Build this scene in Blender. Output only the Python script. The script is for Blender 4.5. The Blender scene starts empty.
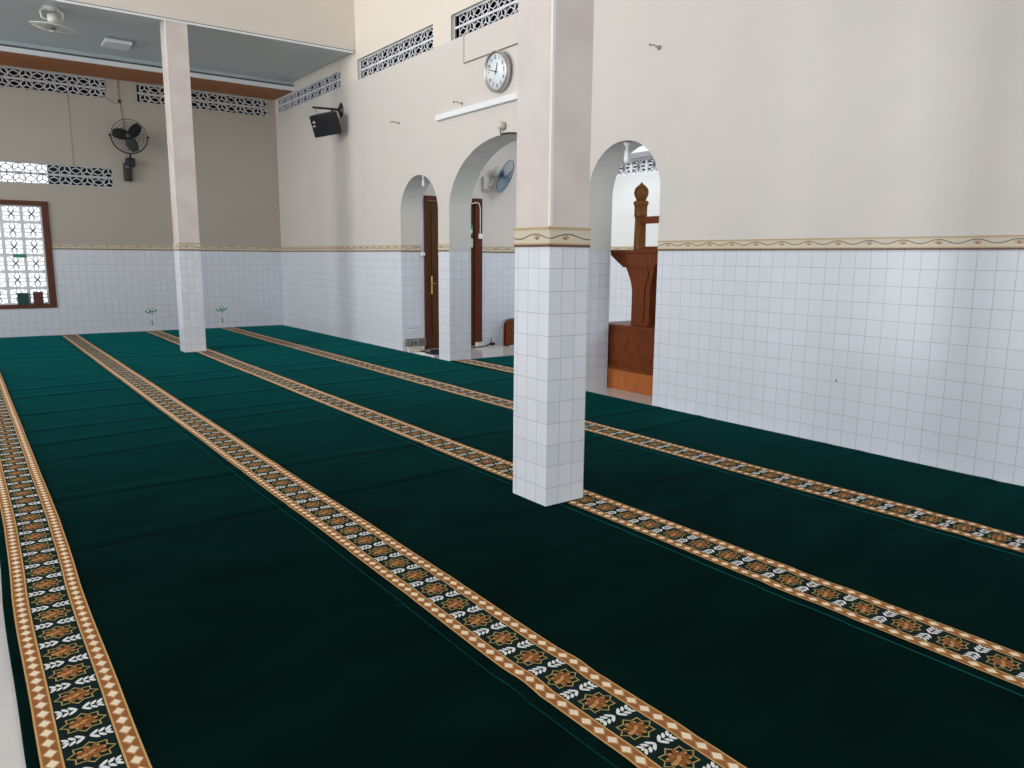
import bpy, bmesh, math, random
from mathutils import Vector, Matrix
random.seed(7)
S = bpy.context.scene
COL = S.collection
PI = math.pi

# ------------------------------------------------------------------ materials
def mat(name, col=(0.8, 0.8, 0.8), rough=0.5, metal=0.0, **kw):
    m = bpy.data.materials.new(name); m.use_nodes = True
    b = m.node_tree.nodes['Principled BSDF']
    b.inputs['Base Color'].default_value = (*col, 1)
    b.inputs['Roughness'].default_value = rough
    b.inputs['Metallic'].default_value = metal
    for k, v in kw.items():
        b.inputs[k.replace('_', ' ')].default_value = v
    return m

def nodes(m):
    nt = m.node_tree
    return nt, nt.nodes['Principled BSDF']

def tile_mat(name, c1, c2, mortar, w, h, gap, rough, bumpd=0.15, mott=0.0, off=(0, 0), mottcol=None, cell=0.0):
    m = mat(name, c1, rough); nt, b = nodes(m)
    tc = nt.nodes.new('ShaderNodeUVMap'); tc.uv_map = 'UVMap'
    mp = nt.nodes.new('ShaderNodeMapping'); mp.inputs['Location'].default_value = (off[0], off[1], 0)
    nt.links.new(tc.outputs['UV'], mp.inputs['Vector'])
    br = nt.nodes.new('ShaderNodeTexBrick'); br.offset = 0; br.squash = 1
    br.inputs['Color1'].default_value = (*c1, 1); br.inputs['Color2'].default_value = (*c2, 1)
    br.inputs['Mortar'].default_value = (*mortar, 1)
    br.inputs['Scale'].default_value = 1
    br.inputs['Mortar Size'].default_value = gap
    br.inputs['Mortar Smooth'].default_value = 0.3
    br.inputs['Brick Width'].default_value = w; br.inputs['Row Height'].default_value = h
    # slight irregularity in the laying
    nz = nt.nodes.new('ShaderNodeTexNoise'); nz.inputs['Scale'].default_value = 2.3
    nt.links.new(mp.outputs[0], nz.inputs['Vector'])
    vs = nt.nodes.new('ShaderNodeVectorMath'); vs.operation = 'MULTIPLY_ADD'
    vs.inputs[1].default_value = (0.008, 0.008, 0); 
    nt.links.new(nz.outputs['Color'], vs.inputs[0]); nt.links.new(mp.outputs[0], vs.inputs[2])
    nt.links.new(vs.outputs[0], br.inputs['Vector'])
    out = br.outputs['Color']
    if mott > 0:
        n2 = nt.nodes.new('ShaderNodeTexNoise'); n2.inputs['Scale'].default_value = 3.0
        n2.inputs['Detail'].default_value = 5
        nt.links.new(mp.outputs[0], n2.inputs['Vector'])
        mx = nt.nodes.new('ShaderNodeMix'); mx.data_type = 'RGBA'
        rp = nt.nodes.new('ShaderNodeMapRange'); rp.inputs[1].default_value = .35; rp.inputs[2].default_value = .7
        rp.inputs[4].default_value = mott
        nt.links.new(n2.outputs['Fac'], rp.inputs[0]); nt.links.new(rp.outputs[0], mx.inputs['Factor'])
        nt.links.new(out, mx.inputs['A']); mx.inputs['B'].default_value = (*(mottcol or c2), 1)
        out = mx.outputs['Result']
    nt.links.new(out, b.inputs['Base Color'])
    bp = nt.nodes.new('ShaderNodeBump'); bp.inputs['Strength'].default_value = bumpd
    bp.inputs['Distance'].default_value = 0.002; bp.invert = True
    nt.links.new(br.outputs['Fac'], bp.inputs['Height']); nt.links.new(bp.outputs[0], b.inputs['Normal'])
    return m

def wood_mat(name, c1, c2, rough=0.35, scale=6, vertical=True):
    m = mat(name, c1, rough); nt, b = nodes(m); b.inputs['Specular IOR Level'].default_value = .18
    tc = nt.nodes.new('ShaderNodeTexCoord'); mp = nt.nodes.new('ShaderNodeMapping')
    mp.inputs['Scale'].default_value = (9, 9, 0.8) if vertical else (9, 0.8, 9)
    nz = nt.nodes.new('ShaderNodeTexNoise'); nz.inputs['Scale'].default_value = scale; nz.inputs['Detail'].default_value = 6
    nt.links.new(tc.outputs['Object'], mp.inputs[0]); nt.links.new(mp.outputs[0], nz.inputs['Vector'])
    mx = nt.nodes.new('ShaderNodeMix'); mx.data_type = 'RGBA'
    mx.inputs['A'].default_value = (*c1, 1); mx.inputs['B'].default_value = (*c2, 1)
    rp = nt.nodes.new('ShaderNodeMapRange'); rp.inputs[1].default_value = .3; rp.inputs[2].default_value = .7
    nt.links.new(nz.outputs['Fac'], rp.inputs[0]); nt.links.new(rp.outputs[0], mx.inputs['Factor'])
    nt.links.new(mx.outputs['Result'], b.inputs['Base Color'])
    return m

WT = tile_mat('white_wall_tile', (0.70, 0.735, 0.81), (0.675, 0.71, 0.78), (0.40, 0.43, 0.48), 0.1225, 0.1273, 0.0022, 0.22, 0.35, 0.25, (0, 0.0127), (0.66, 0.69, 0.74))
WTP = tile_mat('white_pillar_tile', (0.74, 0.76, 0.81), (0.67, 0.70, 0.75), (0.42, 0.40, 0.42), 0.0983, 0.1273, 0.0018, 0.15, 0.35, 0.1, (0, 0.0127), (0.66, 0.69, 0.74))
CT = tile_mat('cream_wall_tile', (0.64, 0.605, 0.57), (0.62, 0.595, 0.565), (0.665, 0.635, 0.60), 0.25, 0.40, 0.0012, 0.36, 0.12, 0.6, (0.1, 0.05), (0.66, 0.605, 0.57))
CTB = tile_mat('shaded_cream_back_wall_tile', (0.43, 0.395, 0.335), (0.42, 0.385, 0.33), (0.51, 0.47, 0.40), 0.25, 0.40, 0.0012, 0.36, 0.12, 0.6, (0.1, 0.05), (0.44, 0.395, 0.335))  # same cream tile, with the back wall's shade mixed into its colours
MP = tile_mat('marbled_pillar_tile', (0.70, 0.63, 0.595), (0.67, 0.615, 0.59), (0.76, 0.71, 0.68), 50.0, 0.50, 0.002, 0.25, 0.15, 0.8, (25, -0.1), (0.60, 0.52, 0.50))
PL = mat('cream_plaster', (0.72, 0.66, 0.59), 0.6)
PW = mat('white_plaster', (0.62, 0.625, 0.60), 0.55)
PN = mat('niche_plaster', (0.76, 0.77, 0.77), 0.5)
FT = tile_mat('glossy_floor_tile', (0.72, 0.70, 0.68), (0.68, 0.67, 0.66), (0.5, 0.49, 0.48), 0.4, 0.4, 0.002, 0.08, 0.1, 0.3, (0.02, 0), (0.66, 0.63, 0.60))
CG = mat('grey_ceiling_board', (0.50, 0.56, 0.58), 0.32)
BR = wood_mat('brown_soffit', (0.44, 0.165, 0.045), (0.34, 0.12, 0.03), 0.4, 2, False)
WH = mat('white_paint', (0.80, 0.82, 0.84), 0.4)
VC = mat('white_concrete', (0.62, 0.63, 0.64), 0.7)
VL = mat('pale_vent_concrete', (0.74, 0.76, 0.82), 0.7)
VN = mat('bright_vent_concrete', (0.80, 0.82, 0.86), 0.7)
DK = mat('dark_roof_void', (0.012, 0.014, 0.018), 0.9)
WD = wood_mat('window_frame_wood', (0.14, 0.05, 0.028), (0.09, 0.032, 0.02), 0.4)
DW = wood_mat('door_wood', (0.10, 0.042, 0.010), (0.062, 0.025, 0.006), 0.35)
DF = wood_mat('door_frame_wood', (0.105, 0.028, 0.014), (0.07, 0.02, 0.01), 0.35)
MW = wood_mat('minbar_wood', (0.17, 0.042, 0.010), (0.105, 0.025, 0.006), 0.38)
MO = wood_mat('minbar_orange_wood', (0.40, 0.13, 0.035), (0.30, 0.085, 0.025), 0.28)
MG = wood_mat('minbar_golden_wood', (0.21, 0.082, 0.02), (0.15, 0.055, 0.014), 0.3)
BK = mat('black_plastic', (0.006, 0.007, 0.008), 0.4)
BKM = mat('black_metal', (0.015, 0.017, 0.017), 0.35)
GRY = mat('grey_plastic', (0.30, 0.30, 0.31), 0.45)
CRM = mat('cream_plastic', (0.62, 0.58, 0.50), 0.4)
HOS = mat('blue_grey_hose', (0.22, 0.27, 0.32), .4)
FW = mat('fan_ivory', (0.62, 0.62, 0.57), 0.4)
BLU = mat('blue_plastic', (0.10, 0.17, 0.28), 0.3)
BLC = mat('pale_blue_blade', (0.33, 0.43, 0.52), 0.25)
SLV = mat('brushed_silver', (0.52, 0.50, 0.49), 0.32, 0.75)
CF = mat('clock_face', (0.76, 0.83, 0.88), 0.4)
INK = mat('black_ink', (0.03, 0.035, 0.04), 0.5)
BRS = mat('brass', (0.70, 0.50, 0.20), 0.3, 0.9)
GRN = mat('green_marking', (0.02, 0.27, 0.12), 0.5)
DGN = mat('dark_green_cloth', (0.01, 0.06, 0.045), 0.7)
RBN = mat('red_brown_cover', (0.10, 0.025, 0.02), 0.6)
STL = mat('dull_steel', (0.35, 0.32, 0.28), 0.4, 0.6)
DIF = mat('lamp_diffuser', (0.78, 0.83, 0.90), 0.35)
PTX = mat('faint_grey_ink', (0.36, 0.38, 0.42), 0.6)
EDG = mat('corner_bead', (0.76, 0.74, 0.71), 0.3)

# carpet pile
CP = mat('green_pile', (0.0008, 0.009, 0.0075), 1.0); _nt, _b = nodes(CP)
_b.inputs['Specular IOR Level'].default_value = 0.02
_b.inputs['Sheen Weight'].default_value = 0.42
_b.inputs['Sheen Roughness'].default_value = 0.2
_b.inputs['Sheen Tint'].default_value = (0.005, 0.46, 0.46, 1)
_tc = _nt.nodes.new('ShaderNodeTexCoord')
_mp = _nt.nodes.new('ShaderNodeMapping'); _mp.inputs['Scale'].default_value = (1.0, 2.2, 1)
_n = _nt.nodes.new('ShaderNodeTexNoise'); _n.inputs['Scale'].default_value = 1.6; _n.inputs['Detail'].default_value = 6
_nt.links.new(_tc.outputs['Object'], _mp.inputs[0]); _nt.links.new(_mp.outputs[0], _n.inputs['Vector'])
_mx = _nt.nodes.new('ShaderNodeMix'); _mx.data_type = 'RGBA'
_mx.inputs['A'].default_value = (0.0005, 0.0065, 0.0055, 1); _mx.inputs['B'].default_value = (0.001, 0.0125, 0.010, 1)
_rp = _nt.nodes.new('ShaderNodeMapRange'); _rp.inputs[1].default_value = .35; _rp.inputs[2].default_value = .68
_nt.links.new(_n.outputs['Fac'], _rp.inputs[0]); _nt.links.new(_rp.outputs[0], _mx.inputs['Factor'])
_nt.links.new(_mx.outputs['Result'], _b.inputs['Base Color'])
_n2 = _nt.nodes.new('ShaderNodeTexNoise'); _n2.inputs['Scale'].default_value = 350
_nt.links.new(_tc.outputs['Object'], _n2.inputs['Vector'])
_bp = _nt.nodes.new('ShaderNodeBump'); _bp.inputs['Strength'].default_value = .3; _bp.inputs['Distance'].default_value = .002
_nt.links.new(_n2.outputs['Fac'], _bp.inputs['Height']); _nt.links.new(_bp.outputs[0], _b.inputs['Normal'])
def yarn(name, c):
    m = mat(name, c, 0.95); b = m.node_tree.nodes['Principled BSDF']; b.inputs['Specular IOR Level'].default_value = 0.15; b.inputs['Sheen Weight'].default_value = .25; b.inputs['Sheen Roughness'].default_value = .25; b.inputs['Sheen Tint'].default_value = (min(1, c[0] * 2), min(1, c[1] * 2), min(1, c[2] * 2), 1)
    return m
YD = yarn('dark_yarn', (0.003, 0.016, 0.014))
YG = yarn('tan_yarn', (0.60, 0.37, 0.15))
YR = yarn('rust_yarn', (0.33, 0.125, 0.04))
YO = yarn('orange_yarn', (0.55, 0.28, 0.11))
YC = yarn('cream_yarn', (0.92, 0.78, 0.58))
YW = yarn('white_yarn', (0.78, 0.80, 0.80))
YL = yarn('gold_outline_yarn', (0.42, 0.33, 0.12))
YFL = yarn('brown_flower_yarn', (0.27, 0.095, 0.025))

# ------------------------------------------------------------------ helpers
class G:
    """collects geometry in world coordinates for ONE mesh"""
    def __init__(s): s.bm = bmesh.new(); s.mats = []; s.uv = s.bm.loops.layers.uv.new('UVMap'); s.smooth = set()
    def mi(s, m):
        if m not in s.mats: s.mats.append(m)
        return s.mats.index(m)
    def face(s, pts, m, smooth=False):
        vs = [s.bm.verts.new(p) for p in pts]
        f = s.bm.faces.new(vs); f.material_index = s.mi(m); f.smooth = smooth
        return f
    def box(s, x0, x1, y0, y1, z0, z1, m, mx=None):
        P = [Vector(p) for p in ((x0, y0, z0), (x1, y0, z0), (x1, y1, z0), (x0, y1, z0), (x0, y0, z1), (x1, y0, z1), (x1, y1, z1), (x0, y1, z1))]
        if mx is not None: P = [mx @ p for p in P]
        v = [s.bm.verts.new(p) for p in P]
        for q in ((0, 3, 2, 1), (4, 5, 6, 7), (0, 1, 5, 4), (1, 2, 6, 5), (2, 3, 7, 6), (3, 0, 4, 7)):
            f = s.bm.faces.new([v[i] for i in q]); f.material_index = s.mi(m)
        return s
    def bbox(s, x0, x1, y0, y1, z0, z1, m, b=0.005, mx=None):
        """bevelled box"""
        t = bmesh.new()
        bmesh.ops.create_cube(t, size=1)
        for v in t.verts: v.co = Vector((x0 + (v.co.x + .5) * (x1 - x0), y0 + (v.co.y + .5) * (y1 - y0), z0 + (v.co.z + .5) * (z1 - z0)))
        bmesh.ops.bevel(t, geom=t.edges[:], offset=b, segments=2, profile=.7, affect='EDGES')
        s.absorb(t, m, mx); return s
    def absorb(s, t, m, mx=None, smooth=False):
        mp = {}
        for v in t.verts: mp[v] = s.bm.verts.new(mx @ v.co if mx is not None else v.co)
        for f in t.faces:
            try:
                g = s.bm.faces.new([mp[v] for v in f.verts]); g.material_index = s.mi(m); g.smooth = smooth
            except ValueError: pass
        t.free()
    def prism(s, pts, axis, a0, a1, m, smooth=False):
        """pts: 2D outline; axis 'x' -> pts are (y,z); 'y' -> (x,z); 'z' -> (x,y)"""
        def P(p, a):
            return {'x': (a, p[0], p[1]), 'y': (p[0], a, p[1]), 'z': (p[0], p[1], a)}[axis]
        A = [s.bm.verts.new(P(p, a0)) for p in pts]; B = [s.bm.verts.new(P(p, a1)) for p in pts]
        fs = [s.bm.faces.new(A), s.bm.faces.new(B[::-1])]
        n = len(pts)
        for i in range(n):
            f = s.bm.faces.new([A[i], B[i], B[(i + 1) % n], A[(i + 1) % n]]); f.smooth = smooth; fs.append(f)
        for f in fs: f.material_index = s.mi(m)
        return s
    def lathe(s, prof, m, n=24, mx=None):
        """prof: (r,z) list"""
        rings = []
        for r, z in prof:
            ring = []
            for i in range(n):
                a = 2 * PI * i / n; p = Vector((r * math.cos(a), r * math.sin(a), z))
                ring.append(s.bm.verts.new(mx @ p if mx is not None else p))
            rings.append(ring)
        for a, b in zip(rings, rings[1:]):
            for i in range(n):
                f = s.bm.faces.new([a[i], a[(i + 1) % n], b[(i + 1) % n], b[i]]); f.smooth = True; f.material_index = s.mi(m)
        for r in (rings[0], rings[-1]):
            f = s.bm.faces.new(r); f.material_index = s.mi(m)
        return s
    def tube(s, pts, r, m, n=8, closed=False):
        pts = [Vector(p) for p in pts]; rings = []; N = len(pts)
        up = None
        for i, p in enumerate(pts):
            if closed: t = pts[(i + 1) % N] - pts[i - 1]
            else: t = pts[min(i + 1, N - 1)] - pts[max(i - 1, 0)]
            t.normalize()
            if up is None:
                up = Vector((0, 0, 1)) if abs(t.z) < .9 else Vector((1, 0, 0))
            a = t.cross(up)
            if a.length < 1e-4: a = t.cross(Vector((0.3, 1, .2)))
            a.normalize(); b = a.cross(t).normalized(); up = b
            rings.append([s.bm.verts.new(p + (a * math.cos(2 * PI * k / n) + b * math.sin(2 * PI * k / n)) * r) for k in range(n)])
        rng = range(N) if closed else range(N - 1)
        for i in rng:
            A = rings[i]; B = rings[(i + 1) % N]
            for k in range(n):
                f = s.bm.faces.new([A[k], A[(k + 1) % n], B[(k + 1) % n], B[k]]); f.smooth = True; f.material_index = s.mi(m)
        if not closed:
            for r_ in (rings[0], rings[-1]):
                f = s.bm.faces.new(r_); f.material_index = s.mi(m)
        return s
    def stroke(s, pts, w, O, U, V, N, d, m, closed=False):
        """flat bar of width w following 2D pts in plane (O,U,V), extruded by d along N"""
        O = Vector(O); U = Vector(U); V = Vector(V); N = Vector(N)
        n = len(pts); L = []; R = []
        for i, p in enumerate(pts):
            a = pts[i - 1] if (i > 0 or closed) else p
            b = pts[(i + 1) % n] if (i < n - 1 or closed) else p
            tx, ty = b[0] - a[0], b[1] - a[1]; l = math.hypot(tx, ty) or 1; tx /= l; ty /= l
            L.append((p[0] - ty * w / 2, p[1] + tx * w / 2)); R.append((p[0] + ty * w / 2, p[1] - tx * w / 2))
        def W(q, k): return O + U * q[0] + V * q[1] + N * k
        la = [s.bm.verts.new(W(q, 0)) for q in L]; ra = [s.bm.verts.new(W(q, 0)) for q in R]
        lb = [s.bm.verts.new(W(q, d)) for q in L]; rb = [s.bm.verts.new(W(q, d)) for q in R]
        for i in range(n if closed else n - 1):
            j = (i + 1) % n
            for q in ((la[i], la[j], ra[j], ra[i]), (lb[i], rb[i], rb[j], lb[j]), (la[i], lb[i], lb[j], la[j]), (ra[i], ra[j], rb[j], rb[i])):
                f = s.bm.faces.new(q); f.material_index = s.mi(m)
        if not closed:
            for i in (0, -1):
                f = s.bm.faces.new((la[i], ra[i], rb[i], lb[i])); f.material_index = s.mi(m)
        return s
    def ball(s, c, r, m, n=16, sc=(1, 1, 1)):
        t = bmesh.new(); bmesh.ops.create_uvsphere(t, u_segments=n, v_segments=n // 2 + 2, radius=r)
        mx = Matrix.Translation(c) @ Matrix.Diagonal((*sc, 1)); s.absorb(t, m, mx, True); return s
    def text(s, body, size, O, U, V, N, m, d=0.001, align='CENTER', bold=0.0):
        cu = bpy.data.curves.new('t', 'FONT'); cu.body = body; cu.size = size; cu.offset = size * bold; cu.align_x = align; cu.align_y = 'CENTER'
        ob = bpy.data.objects.new('t', cu); COL.objects.link(ob)
        dg = bpy.context.evaluated_depsgraph_get(); me = bpy.data.meshes.new_from_object(ob.evaluated_get(dg))
        t = bmesh.new(); t.from_mesh(me)
        bpy.data.objects.remove(ob); bpy.data.curves.remove(cu); bpy.data.meshes.remove(me)
        O = Vector(O); mx = Matrix.Translation(O + Vector(N) * d) @ Matrix((Vector(U), Vector(V), Vector(N))).transposed().to_4x4()
        s.absorb(t, m, mx); return s
    def build(s, name, parent=None, origin=None, recalc=True):
        if recalc: bmesh.ops.recalc_face_normals(s.bm, faces=s.bm.faces[:])
        uv = s.uv
        s.bm.normal_update()
        for f in s.bm.faces:
            n = f.normal; ax = max(range(3), key=lambda i: abs(n[i]))
            for l in f.loops:
                c = l.vert.co
                l[uv].uv = ((c.y, c.z), (c.x, c.z), (c.x, c.y))[ax]
        o_ = Vector((0, 0, 0))
        if parent is not None:
            q = parent
            while q is not None: o_ = o_ + q.location; q = q.parent
        if origin is not None: o_ = Vector(origin) 
        for v in s.bm.verts: v.co -= o_
        me = bpy.data.meshes.new(name); s.bm.to_mesh(me); s.bm.free()
        for m in s.mats: me.materials.append(m)
        o = bpy.data.objects.new(name, me); COL.objects.link(o)
        if parent is not None: o.parent = parent
        if origin is not None: o.location = Vector(origin)
        return o

def tag(o, label=None, cat=None, group=None, kind=None):
    if label: o['label'] = label
    if cat: o['category'] = cat
    if group: o['group'] = group
    if kind: o['kind'] = kind
    return o
def struct(o): o['kind'] = 'structure'; return o
def empty(name, loc, label, cat, group=None):
    o = bpy.data.objects.new(name, None); COL.objects.link(o); o.location = loc; o.empty_display_size = .1
    return tag(o, label, cat, group)

# ------------------------------------------------------------------ key dimensions
XR = 5.554; XB = 5.91; YB = 15.78; FZ = -0.012; ZT = 1.5275
BEAM0, BEAM1 = 11.98, 12.285
YS = 10.50   # side wall of the niche
XQ = 8.0     # outer wall of the niche
HZ = 6.4     # high hall ceiling
XL = -10.0; YFR = -8.0; LPY = 14.69

# ------------------------------------------------------------------ floor, ceilings
struct(G().box(XL, 8.2, YFR, YB + .15, FZ - .15, FZ, FT).build('floor'))
struct(G().box(XL - .2, XB, YFR - .2, BEAM0 + .02, HZ, HZ + .15, PN).build('ceiling'))
g = G().box(XL - .2, XR, BEAM0 + .022, LPY + .03, 4.70, 4.85, CG)
struct(g.build('ceiling_rear'))
g = G().box(XL, XR, LPY + .05, YB, 4.535, 4.55, BR)
struct(g.build('ceiling_soffit'))
g = G().box(XL, XR, LPY, LPY + .05, 4.535, 4.605, WH).box(XL, XR, LPY + .035, LPY + .05, 4.605, 4.64, mat('shadow_gap_grey', (0.10, 0.125, 0.13), .5)).box(XL, XR, LPY + .02, LPY + .05, 4.64, 4.70, CG)
struct(g.build('trim_1'))
# wall over the opening to the rear bay, with a white bead along its lower edge
g = G().box(XL - .2, XR, BEAM0, BEAM0 + .02, 4.70, HZ, PL)
struct(g.build('wall_upstand'))
g = G().box(XL - .2, XR - .012, BEAM0 - .006, BEAM0 + .02, 4.672, 4.70, WH).box(XL - .2, XR - .012, BEAM0 - .012, BEAM0 - .0, 4.70, 4.706, INK)
struct(g.build('trim_2'))

# ------------------------------------------------------------------ border listello (geometry: band, rims, vine)
def listello(g, axis, a0, a1, pos, out, z0=ZT, h=0.086, per=0.25, phase=0.0):
    """axis: direction of the run ('y' or 'x'); pos: wall plane; out: +-1 outward sign"""
    d = 0.006
    def bx(u0, u1, q0, q1, za, zb, m):
        q0, q1 = sorted((q0, q1))
        if axis == 'y': g.box(q0, q1, u0, u1, za, zb, m)
        else: g.box(u0, u1, q0, q1, za, zb, m)
    bx(a0, a1, pos, pos + out * d, z0 + .008, z0 + h, LB)
    bx(a0, a1, pos, pos + out * (d + .005), z0 + h - .012, z0 + h, LR)
    bx(a0, a1, pos, pos + out * (d + .003), z0 + .006, z0 + .014, LR)
    bx(a0, a1, pos, pos + out * .008, z0 - .008, z0 + .007, LD)
    N = Vector((out, 0, 0)) if axis == 'y' else Vector((0, out, 0))
    U = Vector((0, 1, 0)) if axis == 'y' else Vector((1, 0, 0))
    O = Vector((pos + out * d, 0, 0)) if axis == 'y' else Vector((0, pos + out * d, 0))
    zc = z0 + .05
    k0 = math.floor((a0 - phase) / per); k1 = math.ceil((a1 - phase) / per)
    n = max(2, int((a1 - a0) / .02))
    pts = []
    for i in range(n + 1):
        u = a0 + (a1 - a0) * i / n
        pts.append((u, zc + .014 * math.sin(2 * PI * (u - phase) / per)))
    g.stroke(pts, .006, O, U, (0, 0, 1), N, .0012, LV)
    for k in range(k0, k1 + 1):
        u = phase + k * per
        if u + .02 < a0 or u + .105 > a1: continue
        for ang, ln in ((35, .034), (65, .042), (92, .036), (125, .04), (150, .03)):
            c = u + .06; a = math.radians(ang)
            b0 = (c, zc - .016)
            if not (a0 < c - .04 and c + .04 < a1): continue
            g.stroke([b0, (c + math.cos(a) * ln * .6, zc - .022 + math.sin(a) * ln * .6), (c + math.cos(a) * ln, zc - .022 + math.sin(a) * ln)], .006, O, U, (0, 0, 1), N, .0015, LO)
LB = mat('listello_cream', (0.62, 0.55, 0.42), 0.3)
LR = mat('listello_ochre_rim', (0.50, 0.37, 0.20), 0.3)
LD = mat('listello_dark_line', (0.13, 0.07, 0.05), 0.4)
LV = mat('listello_vine', (0.10, 0.10, 0.09), 0.4)
LO = mat('listello_leaf', (0.42, 0.24, 0.11), 0.4)

# ------------------------------------------------------------------ right wall with three arches
A1 = (9.385, 10.50, 2.07, 0.54); A2 = (6.59, 9.09, 2.07, 0.85); A3 = (5.21, 6.25, 2.085, 0.525)
def arch_pts(y0, y1, zs, rise, n=28):
    c = (y0 + y1) / 2; a = (y1 - y0) / 2
    return [(c - a * math.cos(PI * i / n), zs + rise * math.sin(PI * i / n)) for i in range(n + 1)]
g = G()
for a, b in ((YFR, A3[0]), (A3[1], A2[0]), (A2[1], A1[0]), (A1[1], YB)):
    g.box(XR, XB, a, b, FZ, ZT, WT)
# piers up to springing and wall above, built as quads strips round each arch
ZU = 4.245
segs = [(YFR, A3[0]), (A3[1], A2[0]), (A2[1], A1[0]), (A1[1], YB)]
for a, b in segs: g.box(XR, XB, a, b, ZT, ZU, CT)
for y0, y1, zs, rise in (A1, A2, A3):
    pts = arch_pts(y0, y1, zs, rise)
    for (ya, za), (yb, zb) in zip(pts, pts[1:]):
        if abs(yb - ya) < 1e-6: continue
        for x in (XR, XB):
            g.face([(x, ya, za), (x, yb, zb), (x, yb, ZU), (x, ya, ZU)], CT)
        g.face([(XR, ya, za), (XB, ya, za), (XB, yb, zb), (XR, yb, zb)], PW, True)
# plastered jambs of the arches above the tiles
for y, o in ((A2[1], -1), (A2[0], 1), (A3[1], -1), (A3[0], 1), (A1[0], 1)):
    zs = 2.07 if y != A3[1] and y != A3[0] else 2.085
    y_a, y_b = sorted((y, y + o * .003))
    g.box(XR + .001, XB - .001, y_a, y_b, ZT, zs, PW)
# upper band, slightly set back, with openings for the block vents
V1 = (12.57, 15.66); V2 = (9.51, 11.92); V3 = (6.70, 9.045); VZ0, VZ1 = 4.25, 4.565
XU = XR + .014; XT = XR + .10
cuts = [YFR, V3[0], V3[1], V2[0], V2[1], V1[0], V1[1], YB]
for i in range(0, len(cuts) - 1, 1):
    a, b = cuts[i], cuts[i + 1]; vent = (i % 2 == 1)
    zt = 4.53 if i == 5 else VZ1
    if vent: g.box(XU, XT, a, b, ZU, VZ0, PL); g.box(XU, XT, a, b, zt, HZ, PL)
    else: g.box(XU, XT, a, b, ZU, HZ, PL)
# proud casing over the wide arch
g.box(XR - .012, XR + .01, 7.05, 8.68, 3.905, ZU - .005, CT)
g.box(XR - .014, XR + .01, 8.68, 8.69, 3.895, ZU, LD).box(XR - .014, XR + .01, 7.04, 8.68, 3.895, 3.905, LD)
wr = struct(g.build('wall_right', recalc=False))
# fix normals per island (faces of the arch strips are open surfaces seen from both sides)
g = G()
listello(g, 'y', -1, A3[0], XR, -1, phase=.02)
listello(g, 'y', A3[1], A2[0], XR, -1)
listello(g, 'y', A2[1] + .004, A1[0] - .004, XR, -1)
listello(g, 'y', A1[1], YB - .012, XR, -1, phase=.11)
struct(g.build('trim_3'))
# ledge over the wide arch
g = G().bbox(XR - .06, XR, 6.28, 9.35, 3.272, 3.346, WH, .004)
struct(g.build('trim_4'))

# ------------------------------------------------------------------ back wall
def wall_rects(g, us, zs, solid, axis, p0, p1, matf):
    for i in range(len(us) - 1):
        for j in range(len(zs) - 1):
            c = ((us[i] + us[i + 1]) / 2, (zs[j] + zs[j + 1]) / 2)
            if any(a < c[0] < b and e < c[1] < f for a, b, e, f in solid): continue
            m = matf(c[1])
            if axis == 'y': g.box(us[i], us[i + 1], p0, p1, zs[j], zs[j + 1], m)
            else: g.box(p0, p1, us[i], us[i + 1], zs[j], zs[j + 1], m)
WIN = (-0.56, 1.44, 0.49, 2.34); LVT = (-1.0, 2.51, 2.63, 2.985); UV1 = (-1.0, 2.50, 4.185, 4.52); UV2 = (2.99, 5.40, 4.185, 4.52)
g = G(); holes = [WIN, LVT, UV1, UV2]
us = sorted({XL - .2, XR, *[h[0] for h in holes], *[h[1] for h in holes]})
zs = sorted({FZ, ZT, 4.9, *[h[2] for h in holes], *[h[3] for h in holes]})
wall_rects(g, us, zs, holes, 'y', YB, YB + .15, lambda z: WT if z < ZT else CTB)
g.box(XR, XB, YB, YB + .15, FZ, 4.9, PL)
struct(g.build('wall_back', recalc=False))
g = G(); listello(g, 'x', WIN[1] + .004, XR - .002, YB, -1); listello(g, 'x', -4, WIN[0] - .004, YB, -1)
struct(g.build('trim_5'))

# ------------------------------------------------------------------ lattice blocks
def arc(p, q, bulge, n=8):
    """circular-ish arc from p to q with sideways bulge"""
    out = []; dx, dy = q[0] - p[0], q[1] - p[1]
    for i in range(n + 1):
        t = i / n; b = math.sin(PI * t) * bulge
        l = math.hypot(dx, dy)
        out.append((p[0] + dx * t - dy / l * b, p[1] + dy * t + dx / l * b))
    return out
def flower_block(g, u0, v0, w, h, O, U, V, N, d, m, t, bar):
    c = (u0 + w / 2, v0 + h / 2)
    for e in ((u0 + w / 2, v0), (u0 + w / 2, v0 + h), (u0, v0 + h / 2), (u0 + w, v0 + h / 2)):
        for s_ in (1, -1):
            g.stroke(arc(c, e, s_ * min(w, h) * .13), t, O, U, V, N, d, m)
    for sx in (-1, 1):
        for sy in (-1, 1):
            g.stroke(arc(c, (c[0] + sx * w * .5, c[1] + sy * h * .5), sx * sy * .015), t * .75, O, U, V, N, d * .9, m)
def block_grid(g, u0, v0, w, h, nu, nv, O, U, V, N, d, m, t, bar):
    O = Vector(O); N = Vector(N); F = O - N * .004
    for i in range(nu):
        for j in range(nv): flower_block(g, u0 + i * w, v0 + j * h, w, h, O, U, V, N, d, m, t, bar)
    for i in range(nu + 1): g.stroke([(u0 + i * w, v0), (u0 + i * w, v0 + nv * h)], bar, F, U, V, N, d + .008, m)
    for j in range(nv + 1): g.stroke([(u0, v0 + j * h), (u0 + nu * w, v0 + j * h)], bar * .9, F + N * .001, U, V, N, d + .006, m)
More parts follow.
